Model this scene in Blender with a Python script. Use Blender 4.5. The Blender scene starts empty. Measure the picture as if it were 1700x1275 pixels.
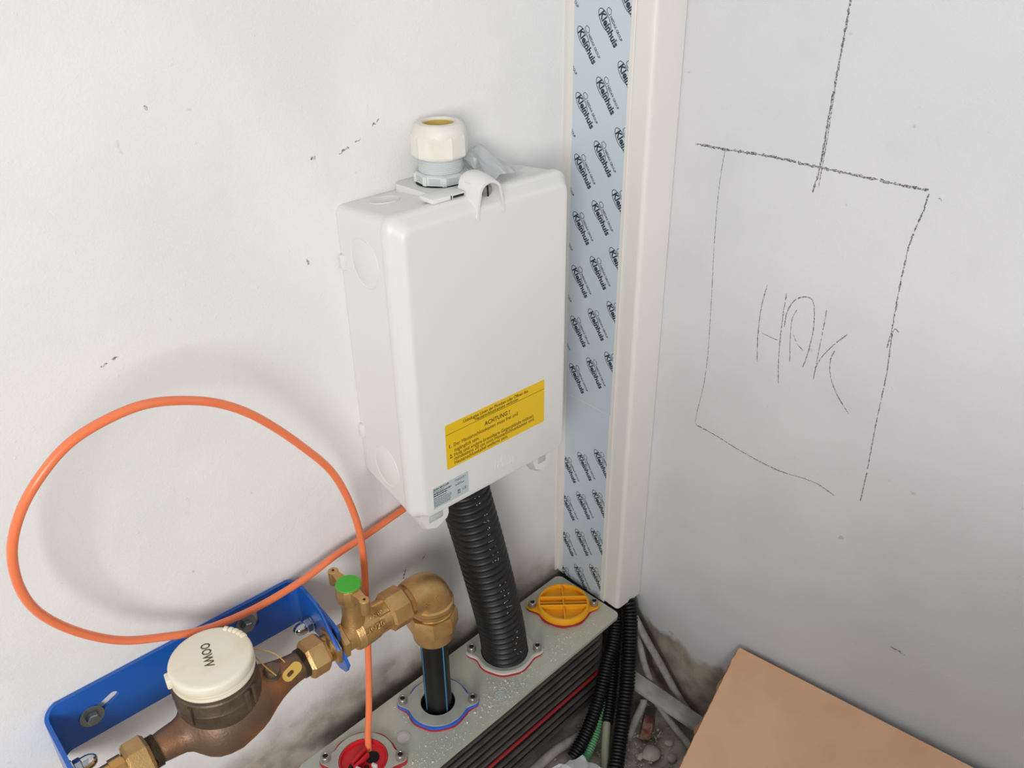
import bpy, bmesh, math, random
from mathutils import Vector, Matrix, noise
S = bpy.context.scene
COL = S.collection
PI = math.pi
V = Vector


def nvec(p):
    return V((noise.noise(p + V((9.3, 1.5, 7.9))), noise.noise(p + V((31.7, 4.4, 2.2))), noise.noise(p + V((5.1, 17.3, 40.6)))))

# ------------------------------------------------------------------ camera
cam_d = bpy.data.cameras.new('camera')
cam = bpy.data.objects.new('camera', cam_d)
COL.objects.link(cam)
cam_d.sensor_width = 36.0
cam_d.lens = 30.86
cam_d.clip_start = 0.01
_r = V((.74282275, -.6693797, -.01204922))
_d = V((-.34361466, -.36574559, -.86496192))
_f = V((.574581, .64665368, -.50169282))
cam.matrix_world = Matrix(((_r.x, -_d.x, -_f.x, -.955446),
                           (_r.y, -_d.y, -_f.y, -.885),
                           (_r.z, -_d.z, -_f.z, 1.3188175),
                           (0, 0, 0, 1)))
S.camera = cam

# ------------------------------------------------------------------ light
w = bpy.data.worlds.new('world')
S.world = w
w.use_nodes = True
w.node_tree.nodes['Background'].inputs[0].default_value = (.93, .965, 1.0, 1)
w.node_tree.nodes['Background'].inputs[1].default_value = .38
ld = bpy.data.lights.new('window_daylight', 'AREA')
ld.shape = 'RECTANGLE'
ld.size, ld.size_y = 1.3, 1.3
ld.energy = 60
ld.color = (1.0, .985, .965)
lo = bpy.data.objects.new('window_daylight', ld)
COL.objects.link(lo)
lo.location = (-2.85, -2.6, 1.6)
lo.rotation_euler = (V((-.45, -.05, .75)) - V(lo.location)).to_track_quat('-Z', 'Y').to_euler()

S.view_settings.view_transform = 'Standard'
S.view_settings.look = 'None'
S.view_settings.gamma = 1
S.view_settings.use_curve_mapping = False
S.view_settings.exposure = 0.40


# ------------------------------------------------------------------ helpers
def lin(c):
    return tuple(((x / 255) / 12.92 if x / 255 <= .04045 else ((x / 255 + .055) / 1.055) ** 2.4) for x in c) + (1,)


def mat(name, rgb, rough=.5, metal=0, var=0, vscale=30, bump=0, bscale=200, rgb2=None, coat=0, sub=0, trans=0, detail=4, lo_=.4, hi_=.65):
    m = bpy.data.materials.new(name)
    m.use_nodes = True
    nt = m.node_tree
    b = nt.nodes['Principled BSDF']
    c1 = lin(rgb)
    b.inputs['Base Color'].default_value = c1
    b.inputs['Roughness'].default_value = rough
    b.inputs['Metallic'].default_value = metal
    b.inputs['Coat Weight'].default_value = coat
    if sub:
        b.inputs['Subsurface Weight'].default_value = sub
        b.inputs['Subsurface Radius'].default_value = (.006, .003, .0015)
        b.inputs['Subsurface Scale'].default_value = 1
    if trans:
        b.inputs['Transmission Weight'].default_value = trans
    tc = nt.nodes.new('ShaderNodeTexCoord')
    if rgb2:
        n = nt.nodes.new('ShaderNodeTexNoise')
        n.inputs['Scale'].default_value = vscale
        n.inputs['Detail'].default_value = detail
        nt.links.new(tc.outputs['Object'], n.inputs['Vector'])
        mr = nt.nodes.new('ShaderNodeMapRange')
        mr.inputs[1].default_value = lo_
        mr.inputs[2].default_value = hi_
        nt.links.new(n.outputs['Fac'], mr.inputs[0])
        mx = nt.nodes.new('ShaderNodeMix')
        mx.data_type = 'RGBA'
        mx.inputs[6].default_value = c1
        mx.inputs[7].default_value = lin(rgb2)
        nt.links.new(mr.outputs[0], mx.inputs[0])
        nt.links.new(mx.outputs[2], b.inputs['Base Color'])
    if bump:
        n = nt.nodes.new('ShaderNodeTexNoise')
        n.inputs['Scale'].default_value = bscale
        n.inputs['Detail'].default_value = 3
        nt.links.new(tc.outputs['Object'], n.inputs['Vector'])
        bp = nt.nodes.new('ShaderNodeBump')
        bp.inputs['Strength'].default_value = bump
        bp.inputs['Distance'].default_value = .002
        nt.links.new(n.outputs['Fac'], bp.inputs['Height'])
        nt.links.new(bp.outputs[0], b.inputs['Normal'])
    return m


def wall_mat(name, base, stain, zline, amp, soft, seed, edge_rgb):
    """white emulsion on rough plaster, bare plaster along the foot of the wall"""
    m = bpy.data.materials.new(name)
    m.use_nodes = True
    nt = m.node_tree
    N, L = nt.nodes, nt.links
    b = N['Principled BSDF']
    b.inputs['Roughness'].default_value = .75
    tc = N.new('ShaderNodeTexCoord')
    mp = N.new('ShaderNodeMapping')
    mp.inputs['Location'].default_value = (seed, seed * 1.7, seed * .3)
    L.new(tc.outputs['Object'], mp.inputs[0])

    def nz(scale, detail=4, rough=.55):
        n = N.new('ShaderNodeTexNoise')
        n.inputs['Scale'].default_value = scale
        n.inputs['Detail'].default_value = detail
        n.inputs['Roughness'].default_value = rough
        L.new(mp.outputs[0], n.inputs['Vector'])
        return n.outputs['Fac']

    def ma(op, a, b_=None, c=None):
        n = N.new('ShaderNodeMath')
        n.operation = op
        for i, x in enumerate((a, b_, c)):
            if x is None:
                continue
            if isinstance(x, (int, float)):
                n.inputs[i].default_value = x
            else:
                L.new(x, n.inputs[i])
        return n.outputs[0]

    def mr(x, a, b_):
        n = N.new('ShaderNodeMapRange')
        n.interpolation_type = 'SMOOTHSTEP'
        n.inputs[1].default_value = a
        n.inputs[2].default_value = b_
        L.new(x, n.inputs[0])
        return n.outputs[0]

    def mix(f, a, b_):
        n = N.new('ShaderNodeMix')
        n.data_type = 'RGBA'
        if isinstance(f, (int, float)):
            n.inputs[0].default_value = f
        else:
            L.new(f, n.inputs[0])
        for i, x in ((6, a), (7, b_)):
            if isinstance(x, tuple):
                n.inputs[i].default_value = x
            else:
                L.new(x, n.inputs[i])
        return n.outputs[2]
    sx = N.new('ShaderNodeSeparateXYZ')
    L.new(tc.outputs['Object'], sx.inputs[0])
    z = sx.outputs['Z']
    big = nz(9, 5)
    zz = ma('ADD', z, ma('MULTIPLY', ma('SUBTRACT', big, .5), amp))
    st = ma('SUBTRACT', 1, mr(zz, zline - soft, zline + soft))
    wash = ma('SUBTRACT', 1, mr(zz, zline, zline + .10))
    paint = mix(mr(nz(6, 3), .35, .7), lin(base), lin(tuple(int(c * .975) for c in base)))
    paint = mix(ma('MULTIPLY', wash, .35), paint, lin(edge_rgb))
    st_c = mix(mr(nz(28, 6), .35, .65), lin(stain), lin(tuple(min(255, int(c * 1.25)) for c in stain)))
    col = mix(st, paint, st_c)
    # small grey scuffs
    sc = mr(nz(42, 2), .735, .80)
    col = mix(ma('MULTIPLY', sc, .35), col, lin((120, 115, 112)))
    L.new(col, b.inputs['Base Color'])
    fine = nz(330, 2)
    mid = nz(70, 3)
    pits = mr(nz(120, 2), .70, .80)
    h = ma('ADD', ma('MULTIPLY', fine, .30), ma('MULTIPLY', mid, .35))
    h = ma('ADD', h, ma('MULTIPLY', big, ma('MULTIPLY', wash, 2.0)))
    h = ma('ADD', h, ma('MULTIPLY', pits, .35))
    h = ma('SUBTRACT', h, ma('MULTIPLY', st, 1.0))
    bp = N.new('ShaderNodeBump')
    bp.inputs['Strength'].default_value = .35
    bp.inputs['Distance'].default_value = .003
    L.new(h, bp.inputs['Height'])
    L.new(bp.outputs[0], b.inputs['Normal'])
    return m


ORG = {}


def world_org(o):
    return ORG.get(o, V((0, 0, 0)))


def obj(name, bm, m, parent=None, smooth=35, kind=None):
    """bm holds world coordinates; links it as one mesh object"""
    bmesh.ops.recalc_face_normals(bm, faces=bm.faces)
    if parent is not None:
        bm.transform(Matrix.Translation(-world_org(parent)))
    me = bpy.data.meshes.new(name)
    bm.to_mesh(me)
    bm.free()
    me.materials.append(m)
    if smooth:
        me.polygons.foreach_set('use_smooth', [True] * len(me.polygons))
        me.set_sharp_from_angle(angle=math.radians(smooth))
    o = bpy.data.objects.new(name, me)
    COL.objects.link(o)
    if parent is not None:
        o.parent = parent
        ORG[o] = world_org(parent)
    if kind:
        o['kind'] = kind
    return o


def inst(src, name, M, parent):
    """another object sharing src's mesh (mesh modelled about its own origin)"""
    o = bpy.data.objects.new(name, src)
    COL.objects.link(o)
    o.parent = parent
    o.matrix_local = Matrix.Translation(-world_org(parent)) @ M
    ORG[o] = M.translation.copy()
    return o


def mesh_of(bm, name, m, smooth=35):
    bmesh.ops.recalc_face_normals(bm, faces=bm.faces)
    me = bpy.data.meshes.new(name)
    bm.to_mesh(me)
    bm.free()
    me.materials.append(m)
    me.polygons.foreach_set('use_smooth', [True] * len(me.polygons))
    me.set_sharp_from_angle(angle=math.radians(smooth))
    return me


def tag(o, label, cat, group=None):
    o['label'] = label
    o['category'] = cat
    if group:
        o['group'] = group
    return o


def thing(name, loc, label, cat, group=None):
    o = bpy.data.objects.new(name, None)
    COL.objects.link(o)
    o.empty_display_size = .02
    o.location = loc
    ORG[o] = V(loc)
    return tag(o, label, cat, group)


def BM():
    return bmesh.new()


def box(bm, a, b, bev=0, seg=2, M=None):
    a, b = V(a), V(b)
    r = bmesh.ops.create_cube(bm, size=1)
    vs = r['verts']
    for v in vs:
        v.co = V(((a.x + b.x) / 2 + v.co.x * (b.x - a.x), (a.y + b.y) / 2 + v.co.y * (b.y - a.y), (a.z + b.z) / 2 + v.co.z * (b.z - a.z)))
    if bev:
        es = list({e for v in vs for e in v.link_edges})
        rr = bmesh.ops.bevel(bm, geom=es, offset=bev, segments=seg, affect='EDGES', profile=.5)
        vs = list({v for v in rr['verts']} | {v for v in vs if v.is_valid})
    if M is not None:
        for v in vs:
            v.co = M @ v.co
    return bm


def frame(o, zdir, xhint=None):
    z = V(zdir).normalized()
    h = V(xhint) if xhint else (V((0, 0, 1)) if abs(z.z) < .9 else V((1, 0, 0)))
    x = (h - z * h.dot(z)).normalized()
    y = z.cross(x)
    return Matrix(((x.x, y.x, z.x, o[0]), (x.y, y.y, z.y, o[1]), (x.z, y.z, z.z, o[2]), (0, 0, 0, 1)))


def lathe(bm, M, prof, segs=32, phase=0, close=True):
    """prof: (radius, height) along local z of M"""
    rings = []
    for r, h in prof:
        if r < 1e-6:
            rings.append([bm.verts.new(M @ V((0, 0, h)))])
        else:
            rings.append([bm.verts.new(M @ V((r * math.cos(phase + 2 * PI * i / segs), r * math.sin(phase + 2 * PI * i / segs), h))) for i in range(segs)])
    for A, B in zip(rings, rings[1:]):
        for i in range(segs):
            j = (i + 1) % segs
            if len(A) == 1 and len(B) == 1:
                continue
            if len(A) == 1:
                bm.faces.new((A[0], B[i], B[j]))
            elif len(B) == 1:
                bm.faces.new((A[i], A[j], B[0]))
            else:
                bm.faces.new((A[i], A[j], B[j], B[i]))
    if close:
        for R in (rings[0], rings[-1]):
            if len(R) > 2:
                bm.faces.new(R)
    return bm


def hexnut(bm, M, r, h0, h1, n=6, ch=.08, phase=0):
    d = (h1 - h0)
    # faceted prism whose corners are trimmed by a cone, as on a turned nut
    return lathe(bm, M, [(0, h0), (r * .86, h0), (r, h0 + d * ch * 1.5), (r, h1 - d * ch * 1.5), (r * .86, h1), (0, h1)], n, phase)


def catmull(P, step=.004):
    P = [V(p) for p in P]
    pts = []
    for i in range(len(P) - 1):
        p0 = P[max(i - 1, 0)]
        p1, p2 = P[i], P[i + 1]
        p3 = P[min(i + 2, len(P) - 1)]
        n = max(2, int((p2 - p1).length / step))
        for k in range(n):
            t = k / n
            pts.append(.5 * ((2 * p1) + (-p0 + p2) * t + (2 * p0 - 5 * p1 + 4 * p2 - p3) * t * t + (-p0 + 3 * p1 - 3 * p2 + p3) * t ** 3))
    pts.append(P[-1])
    return pts


def resample(pts, ds):
    out = [pts[0].copy()]
    acc = 0
    for a, b in zip(pts, pts[1:]):
        L = (b - a).length
        while acc + L >= ds:
            t = (ds - acc) / L
            a = a.lerp(b, t)
            out.append(a.copy())
            L = (b - a).length
            acc = 0
        acc += L
    if (out[-1] - pts[-1]).length > ds * .3:
        out.append(pts[-1].copy())
    return out


def tube(bm, pts, rad, segs=16, caps=True, flat=None):
    """rad: number or f(arc length)"""
    pts = [V(p) for p in pts]
    t0 = (pts[1] - pts[0]).normalized()
    up = V((0, 0, 1)) if abs(t0.z) < .9 else V((1, 0, 0))
    x = (up - t0 * up.dot(t0)).normalized()
    rings = []
    s = 0
    pt = t0
    for i, p in enumerate(pts):
        if i:
            s += (p - pts[i - 1]).length
        t = ((pts[min(i + 1, len(pts) - 1)] - pts[max(i - 1, 0)])).normalized()
        q = pt.rotation_difference(t)
        x = q @ x
        x = (x - t * x.dot(t)).normalized()
        y = t.cross(x)
        pt = t
        r = rad(s) if callable(rad) else rad
        rings.append([bm.verts.new(p + (x * math.cos(2 * PI * k / segs) + y * math.sin(2 * PI * k / segs) * (flat or 1)) * r) for k in range(segs)])
    for A, B in zip(rings, rings[1:]):
        for k in range(segs):
            bm.faces.new((A[k], A[(k + 1) % segs], B[(k + 1) % segs], B[k]))
    if caps:
        bm.faces.new(rings[0])
        bm.faces.new(rings[-1])
    return bm


def corrugated(bm, P, R, pitch, depth, segs=24, per=8):
    pts = resample(catmull(P, .003), pitch / per)
    return tube(bm, pts, lambda s: R - depth * (0.5 - 0.5 * math.cos(2 * PI * s / pitch)) ** 2.2, segs)


def plate(bm, M, outer, holes, t):
    """flat sheet with real holes: loops in local xy of M, thickness t along +z"""
    es = []
    for lp in [outer] + holes:
        vs = [bm.verts.new(V((p[0], p[1], 0))) for p in lp]
        es += [bm.edges.new((vs[i], vs[(i + 1) % len(vs)])) for i in range(len(vs))]
    r = bmesh.ops.triangle_fill(bm, use_beauty=True, use_dissolve=False, edges=es)
    fs = [g for g in r['geom'] if isinstance(g, bmesh.types.BMFace)]
    e = bmesh.ops.extrude_face_region(bm, geom=fs)
    nv = [g for g in e['geom'] if isinstance(g, bmesh.types.BMVert)]
    for v in nv:
        v.co.z += t
    bmesh.ops.transform(bm, matrix=M, verts=bm.verts)
    return bm


def circ(r, n=40, c=(0, 0)):
    return [(c[0] + r * math.cos(2 * PI * i / n), c[1] + r * math.sin(2 * PI * i / n)) for i in range(n)]


def rrect(x0, x1, y0, y1, r, n=5):
    out = []
    for cx, cy, a in ((x1 - r, y1 - r, 0), (x0 + r, y1 - r, PI / 2), (x0 + r, y0 + r, PI), (x1 - r, y0 + r, 1.5 * PI)):
        for k in range(n + 1):
            t = a + PI / 2 * k / n
            out.append((cx + r * math.cos(t), cy + r * math.sin(t)))
    return out


def capsule(c0, c1, r, n=8):
    a = math.atan2(c1[1] - c0[1], c1[0] - c0[0])
    out = []
    for k in range(n + 1):
        t = a - PI / 2 + PI * k / n
        out.append((c1[0] + r * math.cos(t), c1[1] + r * math.sin(t)))
    for k in range(n + 1):
        t = a + PI / 2 + PI * k / n
        out.append((c0[0] + r * math.cos(t), c0[1] + r * math.sin(t)))
    return out


def loft(bm, rings, cap=True):
    R = [[bm.verts.new(V(p)) for p in r] for r in rings]
    n = len(R[0])
    for A, B in zip(R, R[1:]):
        for i in range(n):
            bm.faces.new((A[i], A[(i + 1) % n], B[(i + 1) % n], B[i]))
    if cap:
        bm.faces.new(R[0])
        bm.faces.new(R[-1])
    return bm


def text_bm(bm, body, M, size=None, width=None, height=None, bold=0, extrude=0, align='LEFT', space=1):
    cu = bpy.data.curves.new('t', 'FONT')
    cu.body = body
    cu.size = 1
    cu.offset = bold
    cu.resolution_u = 2
    cu.space_character = space
    o = bpy.data.objects.new('t', cu)
    COL.objects.link(o)
    dg = bpy.context.evaluated_depsgraph_get()
    me = bpy.data.meshes.new_from_object(o.evaluated_get(dg))
    bpy.data.objects.remove(o)
    bpy.data.curves.remove(cu)
    xs = [v.co.x for v in me.vertices]
    if not xs:
        return bm
    x0, x1 = min(xs), max(xs)
    s = size if size else 1
    sx = (width / (x1 - x0)) if width else s
    sy = height if height else s
    ox = {'LEFT': -x0, 'CENTER': -(x0 + x1) / 2, 'RIGHT': -x1}[align]
    b2 = bmesh.new()
    b2.from_mesh(me)
    bpy.data.meshes.remove(me)
    if extrude:
        r = bmesh.ops.extrude_face_region(b2, geom=b2.faces[:])
        for g in r['geom']:
            if isinstance(g, bmesh.types.BMVert):
                g.co.z += extrude
    for v in b2.verts:
        v.co = M @ V(((v.co.x + ox) * sx, v.co.y * sy, v.co.z))
    tmp = bpy.data.meshes.new('tmp')
    b2.to_mesh(tmp)
    b2.free()
    bm.from_mesh(tmp)
    bpy.data.meshes.remove(tmp)
    return bm


def axes(o, x, y):
    x, y = V(x).normalized(), V(y).normalized()
    z = x.cross(y)
    return Matrix(((x.x, y.x, z.x, o[0]), (x.y, y.y, z.y, o[1]), (x.z, y.z, z.z, o[2]), (0, 0, 0, 1)))


def stroke(bm, P2, M, wid, jit=.3, seed=0, gap=0, h=.0004):
    """hand-drawn line lying on a wall: slim raised ribbon along P2 (local xy of M)"""
    rnd = random.Random(seed)
    pts = resample(catmull([V((p[0], p[1], 0)) for p in P2], .002), .0025)
    prev = None
    for i, p in enumerate(pts):
        a, b = pts[max(i - 1, 0)], pts[min(i + 1, len(pts) - 1)]
        t = (b - a).normalized()
        nrm = V((-t.y, t.x, 0))
        wv = wid * (1 + jit * (rnd.random() * 2 - 1)) * (.55 if i in (0, len(pts) - 1) else 1)
        c = p + nrm * (rnd.random() - .5) * wid * jit
        cur = [bm.verts.new(M @ (c + nrm * wv / 2)), bm.verts.new(M @ (c + V((0, 0, h)))), bm.verts.new(M @ (c - nrm * wv / 2))]
        if prev and rnd.random() > gap:
            bm.faces.new((prev[0], prev[1], cur[1], cur[0]))
            bm.faces.new((prev[1], prev[2], cur[2], cur[1]))
        prev = cur
    return bm


# ------------------------------------------------------------------ materials
M_ = {}
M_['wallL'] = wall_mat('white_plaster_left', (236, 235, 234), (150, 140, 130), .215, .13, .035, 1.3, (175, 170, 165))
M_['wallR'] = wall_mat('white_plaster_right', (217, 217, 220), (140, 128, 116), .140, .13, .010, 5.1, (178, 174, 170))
M_['floor'] = mat('dusty_concrete', (168, 158, 146), .95, bump=1, bscale=90, rgb2=(128, 118, 108), vscale=24)
M_['plastic'] = mat('white_moulded_plastic', (226, 225, 221), .38, bump=.05, bscale=900)
M_['pvc'] = mat('white_pvc', (228, 224, 217), .35)
M_['pvc_lid'] = mat('white_pvc_lid', (226, 223, 216), .35)
M_['film'] = mat('pale_blue_film', (196, 208, 216), .3, coat=.2)
M_['print'] = mat('dark_print', (34, 44, 54), .6)
M_['graphite'] = mat('pencil_graphite', (96, 94, 96), .7, rgb2=(196, 194, 194), vscale=520, lo_=.46, hi_=.62)
M_['scuff'] = mat('dark_scuff', (120, 116, 112), .8, rgb2=(206, 202, 199), vscale=380, lo_=.42, hi_=.58)
M_['gland'] = mat('aged_white_nylon', (232, 228, 219), .5, rgb2=(226, 219, 206), vscale=45)
M_['gland_grey'] = mat('light_grey_nylon', (208, 213, 212), .4)
M_['ochre'] = mat('ochre_rubber', (205, 176, 92), .6)
M_['rubber'] = mat('black_rubber', (22, 21, 21), .55)
M_['hole'] = mat('dark_hollow', (14, 14, 15), .8)
M_['pocket'] = mat('grey_plastic_pocket', (186, 191, 190), .5)
M_['yellow'] = mat('yellow_sticker', (232, 190, 20), .45)
M_['stext'] = mat('sticker_ink', (58, 42, 10), .7)
M_['greylabel'] = mat('silver_sticker', (186, 198, 202), .4)
M_['clear'] = mat('crumpled_film', (246, 247, 248), .25)
M_['orange'] = mat('orange_microduct', (240, 134, 88), .25, sub=.6)
M_['blackcorr'] = mat('black_corrugated_plastic', (15, 16, 18), .42, rgb2=(22, 22, 23), vscale=60)
M_['speck'] = mat('white_print_specks', (196, 200, 202), .7)
M_['pe'] = mat('black_pe', (12, 13, 15), .42)
M_['pestripe'] = mat('blue_pe_stripe', (64, 140, 188), .45)
M_['brass'] = mat('cast_brass', (204, 166, 110), .40, metal=.7, bump=.25, bscale=500, rgb2=(186, 146, 92), vscale=35)
M_['brass_b'] = mat('machined_brass', (206, 163, 98), .28, metal=.95)
M_['bronze'] = mat('tarnished_bronze', (122, 98, 78), .5, metal=.55, bump=.3, bscale=260, rgb2=(172, 112, 70), vscale=13, lo_=.45, hi_=.68)
M_['bronze_d'] = mat('dark_tarnished_bronze', (112, 97, 80), .5, metal=.5, bump=.3, bscale=260, rgb2=(84, 70, 58), vscale=20)
M_['cream'] = mat('yellowed_white_plastic', (238, 231, 210), .45, rgb2=(222, 205, 165), vscale=16, lo_=.55, hi_=.8)
M_['ink_o'] = mat('olive_ink', (84, 80, 52), .7)
M_['tagy'] = mat('yellow_seal', (198, 160, 70), .5)
M_['blue'] = mat('blue_enamel', (20, 92, 182), .33, coat=.3)
M_['zinc'] = mat('zinc_steel', (150, 158, 158), .35, metal=.9)
M_['chrome'] = mat('chromed_steel', (205, 208, 210), .1, metal=1)
M_['green'] = mat('green_cap', (62, 172, 48), .45)
M_['galv'] = mat('galvanised_plate', (204, 203, 186), .45, metal=.25, bump=.15, bscale=300, rgb2=(186, 192, 178), vscale=14)
M_['galv_b'] = mat('collar_steel', (192, 192, 180), .48, metal=.3, rgb2=(176, 178, 168), vscale=30)
M_['screw'] = mat('screw_steel', (168, 164, 156), .35, metal=.8)
M_['redg'] = mat('red_rubber', (172, 40, 48), .55)
M_['redc'] = mat('red_plastic', (206, 34, 44), .4)
M_['blueg'] = mat('blue_rubber', (44, 104, 206), .5)
M_['whiteg'] = mat('white_rubber', (214, 208, 202), .5)
M_['orng'] = mat('amber_plastic', (248, 176, 30), .38, sub=.15)
M_['rib'] = mat('dusty_black_rubber', (84, 79, 75), .55, rgb2=(66, 62, 59), vscale=30, lo_=.42, hi_=.66)
M_['dust'] = mat('plaster_crumbs', (226, 224, 218), .9)
M_['greenc'] = mat('green_corrugated', (96, 158, 112), .45)
M_['greyc'] = mat('dusty_grey_cable', (166, 161, 152), .7, rgb2=(140, 134, 126), vscale=60)
M_['greypvc'] = mat('dusty_grey_pvc', (184, 181, 172), .7, rgb2=(160, 155, 146), vscale=40)
M_['olive'] = mat('olive_grey_tube', (150, 152, 128), .5)
M_['brick'] = mat('brick_red', (118, 62, 46), .9, rgb2=(150, 128, 112), vscale=60)
M_['stone'] = mat('rubble_stone', (172, 162, 150), .95, bump=.6, bscale=120)
M_['board'] = mat('brown_fibreboard', (232, 188, 152), .7, bump=.08, bscale=500, rgb2=(226, 177, 139), vscale=14)
M_['tear'] = mat('torn_board_core', (150, 110, 82), .95, bump=.6, bscale=400)

# ------------------------------------------------------------------ setting
bm = BM()
box(bm, (-3.2, 0, -.05), (.12, .12, 2.55))
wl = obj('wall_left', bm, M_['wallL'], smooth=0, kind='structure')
wl['label'] = 'white painted plaster wall behind the meter and the box'
bm = BM()
box(bm, (0, -3.4, -.05), (.12, 0, 2.55))
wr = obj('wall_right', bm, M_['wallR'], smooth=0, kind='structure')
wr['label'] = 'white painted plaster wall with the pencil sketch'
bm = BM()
box(bm, (-1.20, -1.27, -.05), (.12, -1.15, .92))  # unseen half wall, added to block light from the lower corner
o = obj('added_shade_wall', bm, M_['wallR'], smooth=0, kind='structure')
o['label'] = 'added half-height white wall out of view, shading the low corner'
bm = BM()
n = 90
gx = [[None] * (n + 1) for _ in range(n + 1)]
for i in range(n + 1):
    for j in range(n + 1):
        # fine grid near the corner, coarse far away
        x = -3.2 * (i / n) ** 2.2
        y = -3.4 * (j / n) ** 2.2
        k = 1 if (x > -1 and y > -1) else 0
        z = .012 * k * (noise.noise(V((x * 14, y * 14, 3))) + .5 * noise.noise(V((x * 45, y * 45, 7)))) - .006
        gx[i][j] = bm.verts.new((x, y, z))
for i in range(n):
    for j in range(n):
        bm.faces.new((gx[i][j], gx[i + 1][j], gx[i + 1][j + 1], gx[i][j + 1]))
fl = obj('floor', bm, M_['floor'], smooth=60, kind='structure')
fl['label'] = 'dusty rough concrete floor with plaster rubble'

# pencil sketch on the right wall: local (y, z)
MW = Matrix(((0, 0, -1, 0), (1, 0, 0, 0), (0, 1, 0, 0), (0, 0, 0, 1)))
sk_outline = [
    ([(-0.1817, 1.0084), (-0.2248, 1.0104), (-0.2963, 1.0145), (-0.3626, 1.0148), (-0.4237, 1.0157), (-0.4665, 1.0162), (-0.4950, 1.0173)], .0034, .55),
    ([(-0.2286, 1.0103), (-0.2256, 0.9606), (-0.2274, 0.8857), (-0.2333, 0.7980), (-0.2374, 0.7134), (-0.2360, 0.6623), (-0.2292, 0.6066), (-0.2322, 0.5906), (-.2582, .5899)], .0012, .3),
    ([(-0.2322, 0.5906), (-0.2582, 0.5899), (-0.3152, 0.5835), (-0.3746, 0.5823), (-0.4307, 0.5914), (-0.4637, 0.5861)], .0018, .5),
    ([(-0.4959, 1.0161), (-0.4943, 0.9940), (-0.4880, 0.9574), (-0.4873, 0.9058), (-0.4894, 0.8523), (-0.4885, 0.8214)], .0020, .6),
    ([(-0.4985, 0.8462), (-0.4912, 0.8450), (-0.4953, 0.7893), (-0.4965, 0.7204), (-0.4992, 0.6478), (-0.4993, 0.5971)], .0017, .4)]
sk_feed = [
    ([(-0.3666, 1.36), (-0.3668, 1.1979), (-0.3666, 1.1737), (-0.3657, 1.1297), (-0.3642, 1.0698), (-0.3638, 1.0172), (-0.3595, 0.9833)], .0030, .5),
    ([(-0.3660, 1.1612), (-0.3662, 1.1036), (-0.3668, 1.0494), (-0.3660, 0.9906)], .0014, .4)]
sk_letters = [
    ([(-0.3169, 0.8494), (-0.3128, 0.8158), (-0.3139, 0.7711), (-0.3183, 0.7356)], .0016, .4),
    ([(-0.3193, 0.7795), (-0.3337, 0.7785), (-0.3449, 0.7781)], .0014, .4),
    ([(-0.3464, 0.8469), (-0.3462, 0.8097), (-0.3492, 0.7571), (-0.3550, 0.7156)], .0016, .4),
    ([(-0.3508, 0.7982), (-0.3508, 0.8201), (-0.3582, 0.8398), (-0.3713, 0.8500), (-0.3824, 0.8504), (-0.3882, 0.8372), (-0.3916, 0.8087), (-0.3893, 0.7727), (-0.3856, 0.7533)], .0016, .4),
    ([(-0.3643, 0.8299), (-0.3598, 0.8145), (-0.3615, 0.7888), (-0.3666, 0.7529)], .0014, .4),
    ([(-0.3650, 0.7945), (-0.3733, 0.7826), (-0.3831, 0.7775)], .0013, .4),
    ([(-0.4045, 0.8453), (-0.4045, 0.8134), (-0.4040, 0.7741), (-0.4035, 0.7425), (-0.4044, 0.7474)], .0016, .4),
    ([(-0.4372, 0.8211), (-0.4228, 0.8014), (-0.4100, 0.7791), (-0.4038, 0.7606)], .0016, .4),
    ([(-0.4251, 0.7937), (-0.4216, 0.7766), (-0.4278, 0.7526), (-0.4420, 0.7318), (-0.4606, 0.7147)], .0016, .4)]
for nm, L in (('pencil_outline', sk_outline), ('pencil_feed_line', sk_feed), ('pencil_letters', sk_letters)):
    bm = BM()
    for i, (P, wd, j) in enumerate(L):
        stroke(bm, P, MW, wd * .80, j, i + 3, .03)
    o = obj(nm, bm, M_['graphite'], wr, smooth=0)
    if nm == 'pencil_letters':
        o['label'] = 'hand-written pencil letters HAK'

# scuffs: left wall local (x, z), right wall local (y, z)
MWL = Matrix(((1, 0, 0, 0), (0, 0, -1, 0), (0, 1, 0, 0), (0, 0, 0, 1)))
for nm, mw, par, L in (
    ('scuff_mark', MWL, wl, [[(-.742, .88), (-.735, .882)], [(-.730, .884), (-.721, .887)],
                             [(-.43, 1.042), (-.424, 1.046), (-.416, 1.047)], [(-.408, 1.052), (-.40, 1.055)], [(-.385, 1.066), (-.372, 1.072)],
                             [(-.468, 1.043), (-.462, 1.046)], [(-.402, .372), (-.396, .386), (-.394, .394)],
                             [(-.362, .392), (-.355, .398)], [(-.231, .404), (-.226, .412), (-.22, .417)], [(-.222, .382), (-.215, .386)],
                             [(-.49, .93), (-.488, .921)], [(-.64, 1.13), (-.637, 1.126)], [(-.487, 1.32), (-.482, 1.318)], [(-.20, .29), (-.195, .30)]]),
    ('scuff_mark', MW, wr, [[(-.585, .395), (-.60, .396), (-.606, .394)], [(-.71, .245), (-.713, .243)], [(-.508, 1.012), (-.511, 1.009)]])):
    for i, P in enumerate(L):
        bm = BM()
        stroke(bm, P, mw, .0024, .8, i, .12)
        obj(nm, bm, M_['scuff'], par, smooth=0)

# ------------------------------------------------------------------ cable trunking in the corner
t = thing('cable_trunking', (-.03, -.075, .19), 'tall white plastic cable trunking with blue protective film, standing in the corner', 'trunking')
bm = BM()
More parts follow.
